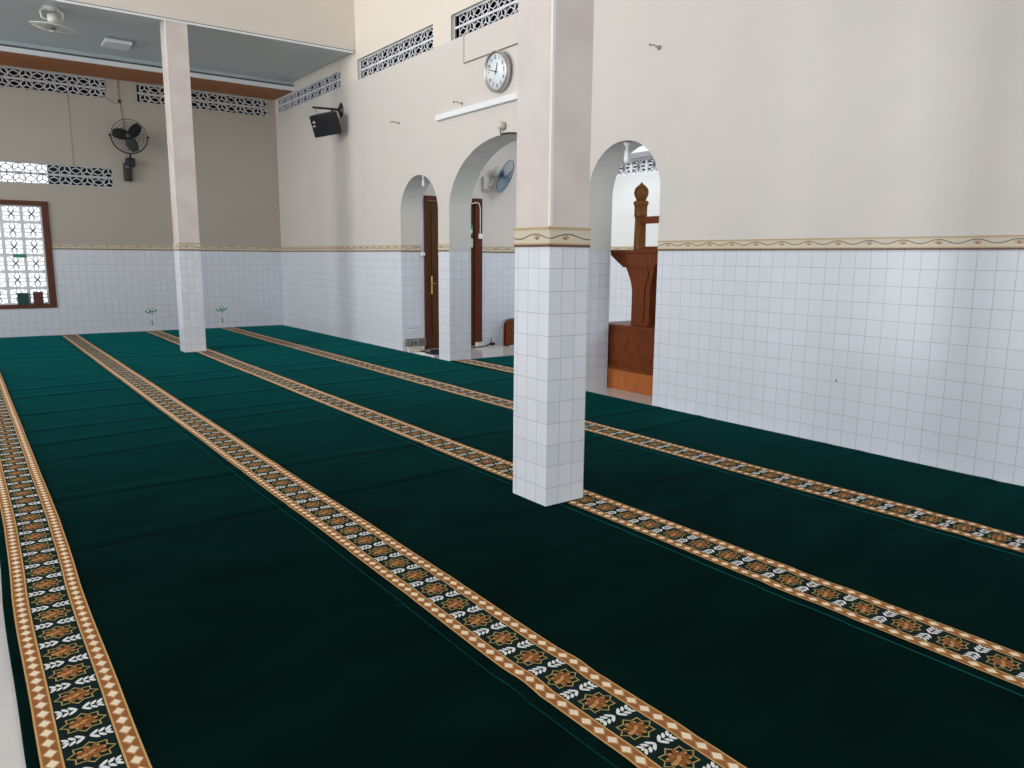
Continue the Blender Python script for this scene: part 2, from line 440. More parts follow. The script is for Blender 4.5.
def vent_rows(g, u0, u1, v0, v1, O, U, V, N, d, m, phase=0.0, per=0.345, ws=1.0):
    """two rows of blocks: ring with three spokes, then a pointed eye"""
    h = (v1 - v0) / 2; 
    for j in range(2):
        vb = v0 + j * h; vc = vb + h / 2; r = h / 2 - .012
        u = u0 - phase
        k = 0
        while u < u1 + per:
            cu = u + per * .25
            if cu - r > u0 - .01 and cu + r < u1 + .01:
                ring = [(cu + r * 1.12 * math.cos(2 * PI * i / 18), vc + r * math.sin(2 * PI * i / 18)) for i in range(18)]
                g.stroke(ring, .015 * ws, O, U, V, N, d, m, closed=True)
                for a in (90, 210, 330):
                    a = math.radians(a); g.stroke([(cu, vc), (cu + r * math.cos(a), vc + r * math.sin(a))], .017 * ws, O, U, V, N, d * .96, m)
            ce = u + per * .75; he = per * .25; 
            if ce > u0 and ce < u1 + .05:
                a, b = (max(ce - he * .95, u0), vc), (min(ce + he * .95, u1), vc)
                g.stroke(arc(a, b, h * .26, 10), .015 * ws, O, U, V, N, d * .97, m); g.stroke(arc(a, b, -h * .26, 10), .015 * ws, O, U, V, N, d * .97, m)
                g.stroke([(ce, vc + h * .24), (ce, vb + h)], .02 * ws, O, U, V, N, d * .9, m); g.stroke([(ce, vc - h * .24), (ce, vb)], .02 * ws, O, U, V, N, d * .9, m)
            # struts where ring and eye meet
            for q in (u + per * .5, u):
                if u0 < q < u1:
                    g.stroke(arc((q, vb + .0), (q, vb + h), .0), .009 * ws, O, U, V, N, d * .9, m)
            u += per
    for vv, b in ((v0 + .007, .016), (v0 + h, .034), (v1 - .007, .016)):
        g.stroke([(u0, vv), (u1, vv)], b * (.5 + .5 * ws), O, U, V, N, d * 1.05, m)
    for uu in (u0 + .006, u1 - .006):
        g.stroke([(uu, v0), (uu, v1)], .014, O, U, V, N, d * 1.05, m)

X_, Y_, Z_ = Vector((1, 0, 0)), Vector((0, 1, 0)), Vector((0, 0, 1))
def grille(name_label, u0, u1, v0, v1, plane, m, phase=0.0, axis='back'):
    g = G()
    if axis == 'back': vent_rows(g, u0, u1, v0, v1, (0, plane, 0), X_, Z_, Y_, .025, m, phase); org = ((u0 + u1) / 2, plane, v0)
    else: vent_rows(g, u0, u1, v0, v1, (plane, 0, 0), Y_, Z_, X_, .010, m, phase, ws=.62); org = (plane, (u0 + u1) / 2, v0)
    o = g.build('vent_grille', origin=org)
    return tag(o, name_label, 'vent')
grille('two-row white concrete vent under the brown soffit, left of the black fan', UV1[0], UV1[1], UV1[2], UV1[3], YB + .02, VC, .2115)
grille('white concrete vent under the brown soffit, running behind the far pillar to the corner', UV2[0], UV2[1], UV2[2], UV2[3], YB + .02, VC, .285)
grille('low white concrete vent directly above the latticed window on the back wall', LVT[0], LVT[1], LVT[2], LVT[3], YB + .02, VC, .1)
grille('pale concrete vent on the right wall above the black loudspeaker, next the corner', V1[0], V1[1], VZ0, 4.53, XU + .004, VL, .0, 'r')
grille('pale concrete vent on the right wall between the loudspeaker and the clock', V2[0], V2[1], VZ0, VZ1, XU + .05, VL, .1, 'r')
grille('pale concrete vent high on the right wall directly above the round clock', V3[0], V3[1], VZ0, VZ1, XU + .05, VL, .2, 'r')

# ------------------------------------------------------------------ window in back wall
w = empty('window_1', (WIN[0], YB, WIN[2]), None, None); w['kind'] = 'structure'
g = G(); fw = .105
g.bbox(WIN[0], WIN[0] + fw, YB - .03, YB + .1, WIN[2], WIN[3], WD, .006)
g.bbox(WIN[1] - fw, WIN[1], YB - .03, YB + .1, WIN[2], WIN[3], WD, .006)
g.bbox(WIN[0] + fw, WIN[1] - fw, YB - .03, YB + .1, WIN[2], WIN[2] + .07, WD, .006)
g.bbox(WIN[0] + fw, WIN[1] - fw, YB - .03, YB + .1, WIN[3] - .08, WIN[3], WD, .006)
g.build('window_frame', w)
g = G(); wx0, wx1, wz0, wz1 = WIN[0] + fw, WIN[1] - fw, WIN[2] + .07, WIN[3] - .08
nc, nr = 6, 6; bw = (wx1 - wx0) / nc; bh = (wz1 - wz0) / nr
block_grid(g, wx0, wz0, bw, bh, nc, nr, (0, YB + .06, 0), X_, Z_, Y_, .025, VN, .017, .05)
g.build('lattice', w)

# ------------------------------------------------------------------ dark roof voids and neighbour behind the vents
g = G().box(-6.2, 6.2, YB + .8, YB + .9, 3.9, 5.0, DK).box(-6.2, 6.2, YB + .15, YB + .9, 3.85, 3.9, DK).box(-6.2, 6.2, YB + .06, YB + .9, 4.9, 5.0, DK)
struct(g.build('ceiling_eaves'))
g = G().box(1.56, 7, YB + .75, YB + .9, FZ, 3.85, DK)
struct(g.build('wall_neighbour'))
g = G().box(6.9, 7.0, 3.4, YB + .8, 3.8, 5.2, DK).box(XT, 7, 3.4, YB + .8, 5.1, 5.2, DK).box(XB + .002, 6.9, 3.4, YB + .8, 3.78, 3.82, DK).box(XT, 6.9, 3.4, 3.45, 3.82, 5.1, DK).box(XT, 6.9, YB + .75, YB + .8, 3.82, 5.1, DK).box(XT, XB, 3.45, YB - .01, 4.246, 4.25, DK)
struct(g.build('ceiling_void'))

# ------------------------------------------------------------------ niche room behind the arches
g = G().box(XB, XQ + .15, 3.4, YS + .12, 3.62, 3.74, PW)
struct(g.build('ceiling_niche'))
NV = (6.30, 8.70, 2.63, 2.84)
g = G()
us = sorted({3.4, YS + .12, NV[0], NV[1]}); zs = [FZ, ZT, NV[2], NV[3], 3.62]
wall_rects(g, us, zs, [NV], 'x', XQ, XQ + .15, lambda z: WT if z < ZT else PN)
g.box(XQ - .05, XQ, 6.2, 8.8, NV[3] + .005, NV[3] + .08, GRY)      # lintel over the blocks
struct(g.build('wall_outer', recalc=False))
g = G(); NH = (6.3, 7.6, 1.0, 2.6)
wall_rects(g, [XB, NH[0], NH[1], XQ], [FZ, NH[2], ZT, NH[3], 3.62], [NH], 'y', 3.4, 3.52, lambda z: WT if z < ZT else PN)
struct(g.build('wall_near', recalc=False))
DX0, DX1, DZ = 5.955, 7.03, 2.375
g = G()
wall_rects(g, [XB, DX1, XQ], [FZ, ZT, DZ, 3.62], [(XB, DX1, FZ, DZ)], 'y', YS, YS + .12, lambda z: WT if z < ZT else CT)
g.box(XB, DX0, YS, YS + .12, FZ, DZ, WT)
struct(g.build('wall_side', recalc=False))
g = G(); listello(g, 'x', DX1 + .002, XQ, YS, -1); listello(g, 'y', 3.52, YS - .012, XQ, -1)
listello(g, 'x', XR + .004, XB - .004, YS, -1)   # return of the border into the narrow arch
struct(g.build('trim_6'))
g = G()
block_grid(g, NV[0], NV[2], .3, NV[3] - NV[2], 8, 1, (XQ + .01, 0, 0), Y_, Z_, X_, .03, VN, .022, .045)
tag(g.build('vent_grille', origin=(XQ, 7.5, NV[2])), 'white concrete flower-block vent seen through the right arch, above the pulpit post', 'vent')
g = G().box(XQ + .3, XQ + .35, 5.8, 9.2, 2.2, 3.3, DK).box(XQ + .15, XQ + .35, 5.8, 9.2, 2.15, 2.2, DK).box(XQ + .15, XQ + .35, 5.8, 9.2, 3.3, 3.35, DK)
struct(g.build('wall_behind_vent'))

# door in the niche side wall
d = empty('door_1', (DX0, YS, 0), None, None); d['kind'] = 'structure'
g = G()
g.bbox(DX0, DX0 + .05, YS - .03, YS + .1, FZ, DZ, DF, .004); g.bbox(DX1 - .13, DX1, YS - .03, YS + .1, FZ, DZ, DF, .004)
g.bbox(DX0 + .05, DX1 - .13, YS - .03, YS + .1, DZ - .07, DZ, DF, .004)
g.build('door_frame', d)
g = G(); lx0, lx1 = DX0 + .052, DX1 - .132
g.box(lx0, lx1, YS + .02, YS + .06, FZ, DZ - .075, DW)
for za, zb in ((.18, 1.0), (1.12, 2.15)):
    for xa, xb in ((lx0 + .09, (lx0 + lx1) / 2 - .05), ((lx0 + lx1) / 2 + .05, lx1 - .09)):
        g.bbox(xa, xb, YS + .008, YS + .03, za, zb, DW, .008)
leaf = g.build('door_leaf', d)
g = G().bbox(6.075, 6.105, YS - .002, YS + .02, .86, 1.14, BRS, .004)
g.tube([(6.09, YS + .005, 1.03), (6.09, YS - .04, 1.03), (6.14, YS - .045, 1.03)], .007, BRS)
g.build('door_handle', leaf)

# ------------------------------------------------------------------ outer shell: left wall and wall behind the camera with openings
OPL = [(-6.6, -3.2), (-2.0, 1.6), (3.0, 6.6), (7.8, 11.4), (12.6, 14.6)]
OPF = [(-8.8, -5.6), (-4.6, -1.2), (0.0, 4.4)]
g = G(); ys = [YFR] + [v for p in OPL for v in p] + [YB]
holes = [(a, b, .0, 2.9) for a, b in OPL] + [(a, b, 4.3, 5.9) for a, b in OPL[:4]]
zs = [FZ, 0.0, ZT, 2.9, 4.3, 5.9, HZ]
wall_rects(g, ys, zs, holes, 'x', XL - .2, XL, lambda z: WT if z < ZT else CT)
struct(g.build('wall_left', recalc=False))
g = G()
wall_rects(g, [XL - .2, *[v for p in OPF for v in p], XB], [FZ, 0.0, ZT, 2.9, 4.0, 5.9, HZ], [(a, b, 0, 2.9) for a, b in OPF] + [(a, b, 4.0, 5.9) for a, b in OPF], 'y', YFR - .2, YFR, lambda z: WT if z < ZT else CT)
struct(g.build('wall_front', recalc=False))

# ------------------------------------------------------------------ pillars
def pillar(x0, x1, y0, y1, ztop, label):
    r = empty('pillar', ((x0 + x1) / 2, (y0 + y1) / 2, FZ), label, 'pillar', 'square tiled pillars')
    g = G().box(x0, x1, y0, y1, FZ, ZT - .016, WTP)
    # UV origin at corner so columns of tiles fit
    b = g.build('tiled_base', r)
    uv = b.data.uv_layers['UVMap'].data
    for p in b.data.polygons:
        ax = 1 if abs(p.normal.y) > .5 else 0
        for li in p.loop_indices:
            co = b.data.vertices[b.data.loops[li].vertex_index].co + r.location
            uv[li].uv = ((co.x - x0), co.z) if ax else ((co.y - y0), co.z)
    g = G().box(x0 + .004, x1 - .004, y0 + .004, y1 - .004, ZT + .085, ztop, MP)
    for cx, cy in ((x0, y0),):
        sx = 1 if cx == x0 else -1; sy = 1 if cy == y0 else -1
        g.box(min(cx + .002 * sx, cx + .02 * sx), max(cx + .002 * sx, cx + .02 * sx), min(cy + .002 * sy, cy + .02 * sy), max(cy + .002 * sy, cy + .02 * sy), ZT + .09, ztop, EDG)
    g.build('marbled_shaft', r)
    zp = ZT - .016
    g = G().box(x0 + .001, x1 - .001, y0 + .001, y1 - .001, zp, ZT + .092, LB)
    for pos, o in ((x0 + .001, -1), (x1 - .001, 1)): listello(g, 'y', y0 - .002, y1 + .002, pos, o, z0=zp, h=.1, per=.30, phase=y0 + .05)
    for pos, o in ((y0 + .001, -1), (y1 - .001, 1)): listello(g, 'x', x0 - .002, x1 + .002, pos, o, z0=zp, h=.1, per=.30, phase=x0 + .05)
    g.build('flower_border', r)
    return r
pillar(2.685, 2.978, 3.33, 3.655, HZ, 'near square pillar with white tiles below and pinkish marbled cladding above')
pillar(2.692, 2.997, 11.975, 12.28, 4.70, 'far slim square pillar standing at the end under the wall upstand')

# ------------------------------------------------------------------ carpets
PILLARS = [(2.685, 2.978, 3.33, 3.655), (2.692, 2.997, 11.975, 12.28)]
_fr = random.Random(3)
folds = []
_y = -1.2
while _y < 15.6:
    folds.append((_y, _fr.uniform(-.10, .14), _fr.uniform(.5, 1.0), _fr.uniform(.026, .04)))
    _y += _fr.uniform(.45, 1.0)
def H(x, y, k):
    z = 0
    for fy, sl, am, sg in folds:
        c = fy + sl * x
        if abs(y - c) > .35: continue
        z += am * (.0034 * math.exp(-((y - c - .06) / .085) ** 2) - .0034 * math.exp(-((y - c) / sg) ** 2))
    z += .0012 * math.sin(x * 5) * math.sin(y * 2.3)
    return z
def W(y, k):
    f = 1 if y < 3 else max(.25, 1 - (y - 3) * .4)
    w = f * (.004 * math.sin(y * 2.1 + k * 1.7) + .002 * math.sin(y * 5.3 + k)) + .006 * math.exp(-((y - (1.93 if k <= 0 else 1.67)) / .06) ** 2) * (k in (0, 1))
    if k == -1: w += .018 * min(1, max(0, (y - 3.7) / 1.0))
    return w
SW = .2556; PER = .1757
def carpet(k, y0, y1, label, xw=1.38, loc=True):
    xs0 = 1.4546 + 1.38 * k; xl = xs0 - (.033 if k == -1 else .042); xr = xs0 - .042 + xw - .004
    g = G(); bm = g.bm
    r = .012
    prof = [(xl + .002, FZ + .001), (xl, -.003), (xl + .003, .0), (xl + .010, .0006), (xl + .024, 0)]
    xs = [p[0] for p in prof] + [xl + .024 + (xr - xl - .024) * i / 24 for i in range(1, 25)]
    zsx = [p[1] for p in prof] + [0] * 24
    if k in (0, 1):
        for px in ((2.978, 2.997) if k == 1 else (2.685,)):
            j = min(range(6, len(xs)), key=lambda i: abs(xs[i] - px)); xs[j] = px
    xs.insert(-1, xr - .012); zsx.append(0); xs.append(xr); zsx.append(FZ + .001)
    ny = int((y1 - y0) / .03); ysl = [y0 + (y1 - y0) * i / ny for i in range(ny + 1)]
    if k in (0, 1):
        for _, _, a, b in PILLARS:
            for py in (a, b):
                j = min(range(len(ysl)), key=lambda i: abs(ysl[i] - py)); ysl[j] = py
    grid = []
    for y in ysl:
        row = []
        for i, x in enumerate(xs):
            tt = (x - xl) / (xr - xl); wob = W(y, k) * (1 - tt) + W(y, k + 1) * tt * (0 if k >= 2 else 1)
            if k in (0, 1) and 2.6 < x < 3.05: wob = 0 if any(abs(y - c) < .25 for c in (3.48, 12.13)) else wob
            z = zsx[i] + (H(x, y, k) if 0 < i < len(xs) - 1 else 0)
            row.append(bm.verts.new((x + wob, y, z)))
        grid.append(row)
    mi = g.mi(CP)
    for j in range(len(ysl) - 1):
        for i in range(len(xs) - 1):
            cx, cy = (xs[i] + xs[i + 1]) / 2, (ysl[j] + ysl[j + 1]) / 2
            if any(a < cx < b and c < cy < d for a, b, c, d in PILLARS): continue
            f = bm.faces.new((grid[j][i], grid[j][i + 1], grid[j + 1][i + 1], grid[j + 1][i])); f.material_index = mi; f.smooth = True
    for row in (grid[0], grid[-1]):   # ends turned down to the floor
        low = [bm.verts.new((v.co.x, v.co.y, FZ + .001)) for v in row]
        for i in range(len(row) - 1):
            f = bm.faces.new((row[i], row[i + 1], low[i + 1], low[i])); f.material_index = mi
    root = g.build('prayer_carpet', origin=(xl, (y0 + y1) / 2, FZ), recalc=False)
    tag(root, label, 'carpet', 'green prayer carpets')
    # woven border stripe
    g = G(); 
    def inp(x, y): return any(a - .005 < x < b + .005 and c - .005 < y < d + .005 for a, b, c, d in PILLARS)
    def P(u, v, h):
        x = xs0 + u
        wob = W(v, k)
        if k in (0, 1) and 2.6 < x < 3.05 and any(abs(v - c) < .25 for c in (3.48, 12.13)): wob = 0
        return (x + wob, v, H(x, v, k) + .0022 + h)
    def poly(pts, m, h):
        cu = sum(p[0] for p in pts) / len(pts); cv = sum(p[1] for p in pts) / len(pts)
        if inp(xs0 + cu, cv): return
        f = g.bm.faces.new([g.bm.verts.new(P(a, b, h)) for a, b in pts]); f.material_index = g.mi(m)
    def leafp(u, v, du, dv, wd, m, h):
        l = math.hypot(du, dv); nx, ny_ = -dv / l * wd, du / l * wd
        poly([(u, v), (u + du * .35 + nx, v + dv * .35 + ny_), (u + du * .75 + nx * .8, v + dv * .75 + ny_ * .8), (u + du, v + dv), (u + du * .75 - nx * .8, v + dv * .75 - ny_ * .8), (u + du * .35 - nx, v + dv * .35 - ny_)], m, h)
    st = .044; v = y0 + .01
    B = .057
    while v < y1 - .01:
        v2 = min(v + st, y1 - .01)
        jt = .0012 * math.sin(v * 55)
        for a, b, m, h in ((0, .006, YG, .0012), (.006, B - .006, YR, .001), (B - .006, B, YG, .0012),
                           (B, SW - B, YD, .0), (SW - B, SW - B + .006, YG, .0012), (SW - B + .006, SW - .006, YR, .001), (SW - .006, SW, YG, .0012)):
            poly([(a, v), (b, v), (b, v2), (a, v2)], m, h)
        v = v2
    n0 = math.ceil((y0 + .1) / PER); n1 = math.floor((y1 - .1) / PER)
    mid = SW / 2
    for n in range(n0, n1 + 1):
        vc = n * PER + .095 + k * .03
        if vc > y1 - .1: continue
        for q in range(3):                       # diamonds in the two rust bands
            vd = vc + (q - 1) * PER / 3
            for uc in (B / 2, SW - B / 2):
                hv = PER / 6
                poly([(uc - .0215, vd), (uc, vd - hv), (uc + .0215, vd), (uc, vd + hv)], YO, .0016)
                poly([(uc - .0165, vd), (uc, vd - hv * .72), (uc + .0165, vd), (uc, vd + hv * .72)], YC, .0021)
        # eight pointed star, outlined
        ro, ri = [], []
        for i in range(16):
            a = PI * i / 8; rr = 1.0 if i % 2 == 0 else .74
            ro.append((mid + .066 * rr * math.cos(a), vc + .058 * rr * math.sin(a)))
            ri.append((mid + .0595 * rr * math.cos(a), vc + .0515 * rr * math.sin(a)))
        for i in range(16):
            j = (i + 1) % 16; poly([ro[i], ro[j], ri[j], ri[i]], YL, .0012)
        for i in range(8):                       # flower inside
            a = PI * (i + .5) / 4; L = .040 if i % 2 else .034
            leafp(mid + .006 * math.cos(a), vc + .006 * math.sin(a), L * math.cos(a) * 1.08, L * math.sin(a), .0085, YFL if i % 2 else YO if i == 4 else YR, .0014)
        for i in range(8):
            a = PI * i / 4; leafp(mid + .030 * math.cos(a), vc + .026 * math.sin(a), .016 * math.cos(a + .9), .014 * math.sin(a + .9), .004, YL if i % 2 else YO, .0017)
        leafp(mid - .012, vc - .01, .024, .02, .008, YO, .0018)
        # white leaf spray between stars
        vs = vc + PER / 2
        if vs < y1 - .03:
            for sg in (-1, 1):
                leafp(mid + sg * .004, vs, sg * .016, 0, .0028, YW, .0014)
                for q in range(3):
                    ub = mid + sg * (.012 + q * .018); 
                    for sv in (-1, 1):
                        leafp(ub, vs + sv * .001, sg * .020, sv * .0225, .0062, YW, .0014)
                leafp(mid + sg * .052, vs, sg * .015, 0, .0042, YW, .0014)
                leafp(mid + sg * .008, vs, sg * .006, .012, .0025, YW, .0014); leafp(mid + sg * .008, vs, sg * .006, -.012, .0025, YW, .0014)
    g.build('woven_border', root, recalc=False)
    return root
carpet(-1, -1.5, YB - .02, 'green carpet row at the far left, edged by the bare white floor')
carpet(0, -1.5, YB - .02, 'green carpet row whose patterned stripe runs past the left side of the near pillar')
carpet(1, -1.5, YB - .02, 'green carpet row whose patterned stripe runs under both pillars')
carpet(2, -1.5, YB - .02, 'green carpet row lying directly along the tiled wall with the arches', 1.339)
carpet(3, 6.62, 9.07, 'short green carpet inside the wide arch beyond the wall', 1.35)

# ------------------------------------------------------------------ wall clock
CX = XR - .01
ck = empty('wall_clock', (XR, 7.86, 3.405), 'round silver-rimmed wall clock with white dial above the white ledge', 'clock')
# clock frame: axis N pointing into the room, tilted slightly down
Nc = Vector((-1, 0, -.10)).normalized(); Uc = Vector((0, -1, 0)); Vc = Uc.cross(Nc).normalized()
if Vc.z < 0: Vc = -Vc
mxc = Matrix((Uc, Vc, Nc)).transposed().to_4x4(); mxc.translation = Vector((XR - .022, 7.86, 3.645))
R0 = .235
G().lathe([(R0 - .03, 0), (R0 - .005, .01), (R0, .03), (R0, .075), (R0 - .01, .088), (R0 - .02, .085), (R0 - .03, .06), (R0 - .035, .058), (.02, .058)], SLV, 40, mxc).build('clock_case', ck)
dial = G().lathe([(R0 - .034, .0585), (R0 - .034, .061), (.001, .061)], CF, 40, mxc).build('clock_dial', ck)
g = G(); base = mxc.translation + Nc * .062
for h in range(1, 13):
    a = math.radians(h * 30); p = base + Uc * math.sin(a) * .158 + Vc * math.cos(a) * .158
    g.text(str(h), .054, p, Uc, Vc, Nc, INK, .0005, bold=.03)
for q in range(60):
    a = math.radians(q * 6); l = .008 if q % 5 else .014
    g.stroke([(math.sin(a) * (.195 - l), math.cos(a) * (.195 - l)), (math.sin(a) * .195, math.cos(a) * .195)], .003, base, Uc, Vc, Nc, .0006, INK)
g.build('clock_numerals', dial)
def hand(ang, l, w, h):
    a = math.radians(ang); g = G()
    g.stroke([(-math.sin(a) * .035, -math.cos(a) * .035), (math.sin(a) * l, math.cos(a) * l)], w, base + Nc * h, Uc, Vc, Nc, .002, INK)
    return g
hand(24, .105, .011, .004).build('hour_hand', ck)
hand(288, .16, .008, .008).build('minute_hand', ck)
G().lathe([(.012, .062), (.012, .075), (.006, .078)], INK, 16, mxc).build('hand_hub', ck)

# ------------------------------------------------------------------ loudspeaker
sp = empty('loudspeaker', (XR, 12.6, 3.55), 'black box loudspeaker tilted down on a wall bracket near the corner', 'speaker')
Cs = Vector((5.19, 12.40, 3.58))
Ns = Vector((-.62, -.72, -.34)).normalized(); Us = Z_.cross(Ns).normalized(); Vs = Ns.cross(Us).normalized()
def roll(U, V, a):
    return U * math.cos(a) + V * math.sin(a), V * math.cos(a) - U * math.sin(a)
Us, Vs = roll(Us, Vs, math.radians(9))
mxs = Matrix((Us, Vs, Ns)).transposed().to_4x4(); mxs.translation = Cs
g = G()
hw, hh, dp = .235, .175, .24
t = bmesh.new()
A = [(-hw, -hh, 0), (hw, -hh, 0), (hw, hh, 0), (-hw, hh, 0)]; Bk = [(-hw * .72, -hh * .95, -dp), (hw * .72, -hh * .95, -dp), (hw * .72, hh * .95, -dp), (-hw * .72, hh * .95, -dp)]
va = [t.verts.new(p) for p in A]; vb = [t.verts.new(p) for p in Bk]
t.faces.new(va); t.faces.new(vb[::-1])
for i in range(4): t.faces.new((va[i], vb[i], vb[(i + 1) % 4], va[(i + 1) % 4]))
bmesh.ops.recalc_face_normals(t, faces=t.faces[:]); bmesh.ops.bevel(t, geom=t.edges[:], offset=.008, segments=2, affect='EDGES')
g.absorb(t, BK, mxs); g.build('cabinet', sp)
g = G().bbox(-hw + .01, hw - .01, -hh + .01, hh - .01, .0, .012, mat('speaker_grille_cloth', (0.006, 0.008, 0.010), .8), .004, mxs)
gr = g.build('grille', sp)
g = G().lathe([(.02, .012), (.02, .015), (.001, .016)], CRM, 20, mxs @ Matrix.Translation((-hw + .065, .07, 0)))
g.build('round_badge', gr)
G().box(-hw + .03, -hw + .075, .0, .02, .0125, .0145, CRM, mxs).build('label_plate', gr)
g = G(); wallp = Vector((XR, 12.56, 3.88))
g.lathe([(.085, 0), (.085, .012), (.05, .03), (.03, .05)], BKM, 24, Matrix.Translation(wallp) @ Matrix.Rotation(-PI / 2, 4, 'Y') @ Matrix.Diagonal((1.4, 1.0, 1, 1)))
g.tube([wallp + Vector((-.04, 0, 0)), wallp + Vector((-.16, .03, .005)), wallp + Vector((-.50, .02, -.01))], .019, BKM)
g.tube([wallp + Vector((-.15, .03, .0)), wallp + Vector((-.16, .05, -.06)), Cs + Vs * hh * .9 - Ns * .1 + Us * .1], .018, BKM)
g.tube([wallp + Vector((-.46, .02, -.02)), Cs + Vs * hh * .92 - Ns * .07 - Us * .1], .009, STL)
g.build('wall_bracket', sp)

# ------------------------------------------------------------------ fans
def cage(g, mx, R, depth, m, n_rib=36, wire=.0022, rings=(.35, .6, .82)):
    def T(p): return mx @ Vector(p)
    g.tube([T((R * math.cos(2 * PI * i / 40), R * math.sin(2 * PI * i / 40), 0)) for i in range(40)], wire * 3.4, m, 8, True)
    for side in (1, -1):
        for k in range(n_rib):
            a = 2 * PI * k / n_rib; pts = []
            for i in range(6):
                t = i / 5; r = R * (1 - t) + R * .16 * t; z = side * depth * math.sin(t * PI / 2)
                pts.append(T((r * math.cos(a), r * math.sin(a), z)))
            g.tube(pts, wire, m, 4)
        for f in rings:
            r = R * f; t = (1 - f) / .84; z = side * depth * math.sin(min(t, 1) * PI / 2)
            g.tube([T((r * math.cos(2 * PI * i / 32), r * math.sin(2 * PI * i / 32), z)) for i in range(32)], wire, m, 4, True)
        g.lathe([(R * .17, side * depth * .98), (R * .17, side * (depth + .004)), (.001, side * (depth + .006))], m, 20, mx)
def blade(g, mx, R, ang, m, wide=.52, tw=.35):
    rows = []
    for i in range(7):
        t = i / 6; r = R * (.14 + .80 * t); half = wide * R * (.35 + .65 * math.sin(PI * min(.15 + t * .75, 1))) / 2
        row = []
        for s_ in (-1, -.33, .33, 1):
            a = ang + s_ * half / max(r, .05) * .9 + .15 * t
            row.append(mx @ Vector((r * math.cos(a), r * math.sin(a), s_ * half * tw)))
        rows.append(row)
    for dz in (0, .003):
        off = mx.to_3x3() @ Vector((0, 0, dz))
        vv = [[g.bm.verts.new(p + off) for p in row] for row in rows]
        for i in range(6):
            for j in range(3):
                f = g.bm.faces.new((vv[i][j], vv[i][j + 1], vv[i + 1][j + 1], vv[i + 1][j])); f.material_index = g.mi(m); f.smooth = True
def frame(N, C, up=Z_):
    N = Vector(N).normalized(); U = up.cross(N).normalized(); V = N.cross(U)
    m = Matrix((U, V, N)).transposed().to_4x4(); m.translation = Vector(C); return m

# black fan on the back wall
fn = empty('wall_fan', (2.80, YB, 2.80), 'black round wall fan on the back wall left of the far pillar', 'fan')
Cf = Vector((2.75, YB - .38, 3.52)); mf = frame((-.12, -1, -.2), Cf); RF = .29
g = G(); cage(g, mf, RF, .09, BKM, 30, .0017); g.build('fan_cage', fn)
for k in range(3):
    g = G(); blade(g, mf, RF, math.radians(42 + 120 * k), BK, .78); g.build('fan_blade', fn)
G().lathe([(.05, -.05), (.055, 0), (.04, .03), (.02, .04)], mat('fan_hub_grey', (.35, .38, .42), .4), 20, mf).build('fan_hub', fn)
g = G().lathe([(.03, -.25), (.07, -.23), (.08, -.12), (.06, -.095)], BK, 20, mf); g.build('fan_motor', fn)
g = G()
g.tube([mf @ Vector((RF * 1.03 * math.cos(a), RF * 1.03 * math.sin(a), 0)) for a in [PI + PI * i / 16 for i in range(17)]], .011, BKM, 8)
for sx in (-1, 1): g.ball(mf @ Vector((sx * RF * 1.06, 0, 0)), .022, BK, 12)
bot = mf @ Vector((0, -RF * 1.03, 0))
g.tube([bot, bot + Vector((.01, .05, -.07)), Vector((2.79, YB - .16, 3.10))], .018, BKM)
g.build('yoke', fn)
g = G().bbox(2.71, 2.86, YB - .20, YB - .04, 3.02, 3.17, BK, .02); g.bbox(2.67, 2.81, YB - .13, YB - .002, 2.76, 3.10, BK, .045); g.build('control_box', fn)
G().box(2.705, 2.755, YB - .1335, YB - .130, 3.0, 3.04, GRY).build('label_plate', fn)

# blue fan on the niche side wall
bf = empty('wall_fan', (7.12, YS, 2.62), 'blue and white round fan mounted inside the wide arch', 'fan')
Cb = Vector((7.32, YS - .26, 2.73)); mb = frame((.55, -.8, -.42), Cb); RB = .27
g = G(); cage(g, mb, RB, .07, BLU, 28, .0020); g.build('fan_cage', bf)
for k in range(3):
    g = G(); blade(g, mb, RB, math.radians(20 + 120 * k), BLC, .7); g.build('fan_blade', bf)
G().lathe([(.035, -.04), (.04, 0), (.03, .03), (.01, .04)], BLU, 20, mb).build('fan_hub', bf)
g = G().lathe([(.04, -.22), (.085, -.2), (.09, -.1), (.06, -.075)], FW, 20, mb); g.build('fan_motor', bf)
g = G().bbox(7.03, 7.14, YS - .08, YS, 2.52, 2.72, FW, .015); g.tube([(7.09, YS - .04, 2.60), (7.12, YS - .12, 2.58), mb @ Vector((0, -.06, -.16))], .02, FW); g.build('wall_bracket', bf)

# orbit fan under the rear ceiling
cf = empty('ceiling_fan', (1.38, 12.44, 4.70), 'ivory bracketed fan hanging from the grey ceiling at top left', 'fan')
g = G().lathe([(.11, 4.70), (.11, 4.685), (.06, 4.67), (.045, 4.65)], FW, 24, Matrix.Translation((1.38, 12.44, 0))); g.build('ceiling_mount', cf)
g = G()
for s_ in (-1, 1):
    g.tube([(1.38, 12.44, 4.675), (1.38 + s_ * .09, 12.44, 4.67), (1.38 + s_ * .135, 12.44, 4.64), (1.38 + s_ * .12, 12.44, 4.56), (1.38 + s_ * .07, 12.44, 4.535)], .015, FW)
g.build('bracket_arms', cf)
mc = Matrix.Translation((1.38, 12.44, 4.445)) @ Matrix.Rotation(math.radians(4), 4, 'X') @ Matrix.Rotation(math.radians(5), 4, 'Y')
G().lathe([(.04, .17), (.07, .16), (.075, .09), (.05, .05), (.04, .04)], FW, 24, mc).build('fan_motor', cf)
g = G(); cage(g, mc, .27, .045, FW, 32, .0018); g.build('fan_cage', cf)
for k in range(3):
    g = G(); blade(g, mc, .26, math.radians(10 + 120 * k), mat('fan_blade_ivory', (.42, .41, .37), .4) if k == 0 else bpy.data.materials['fan_blade_ivory'], .75, .2); g.build('fan_blade', cf)
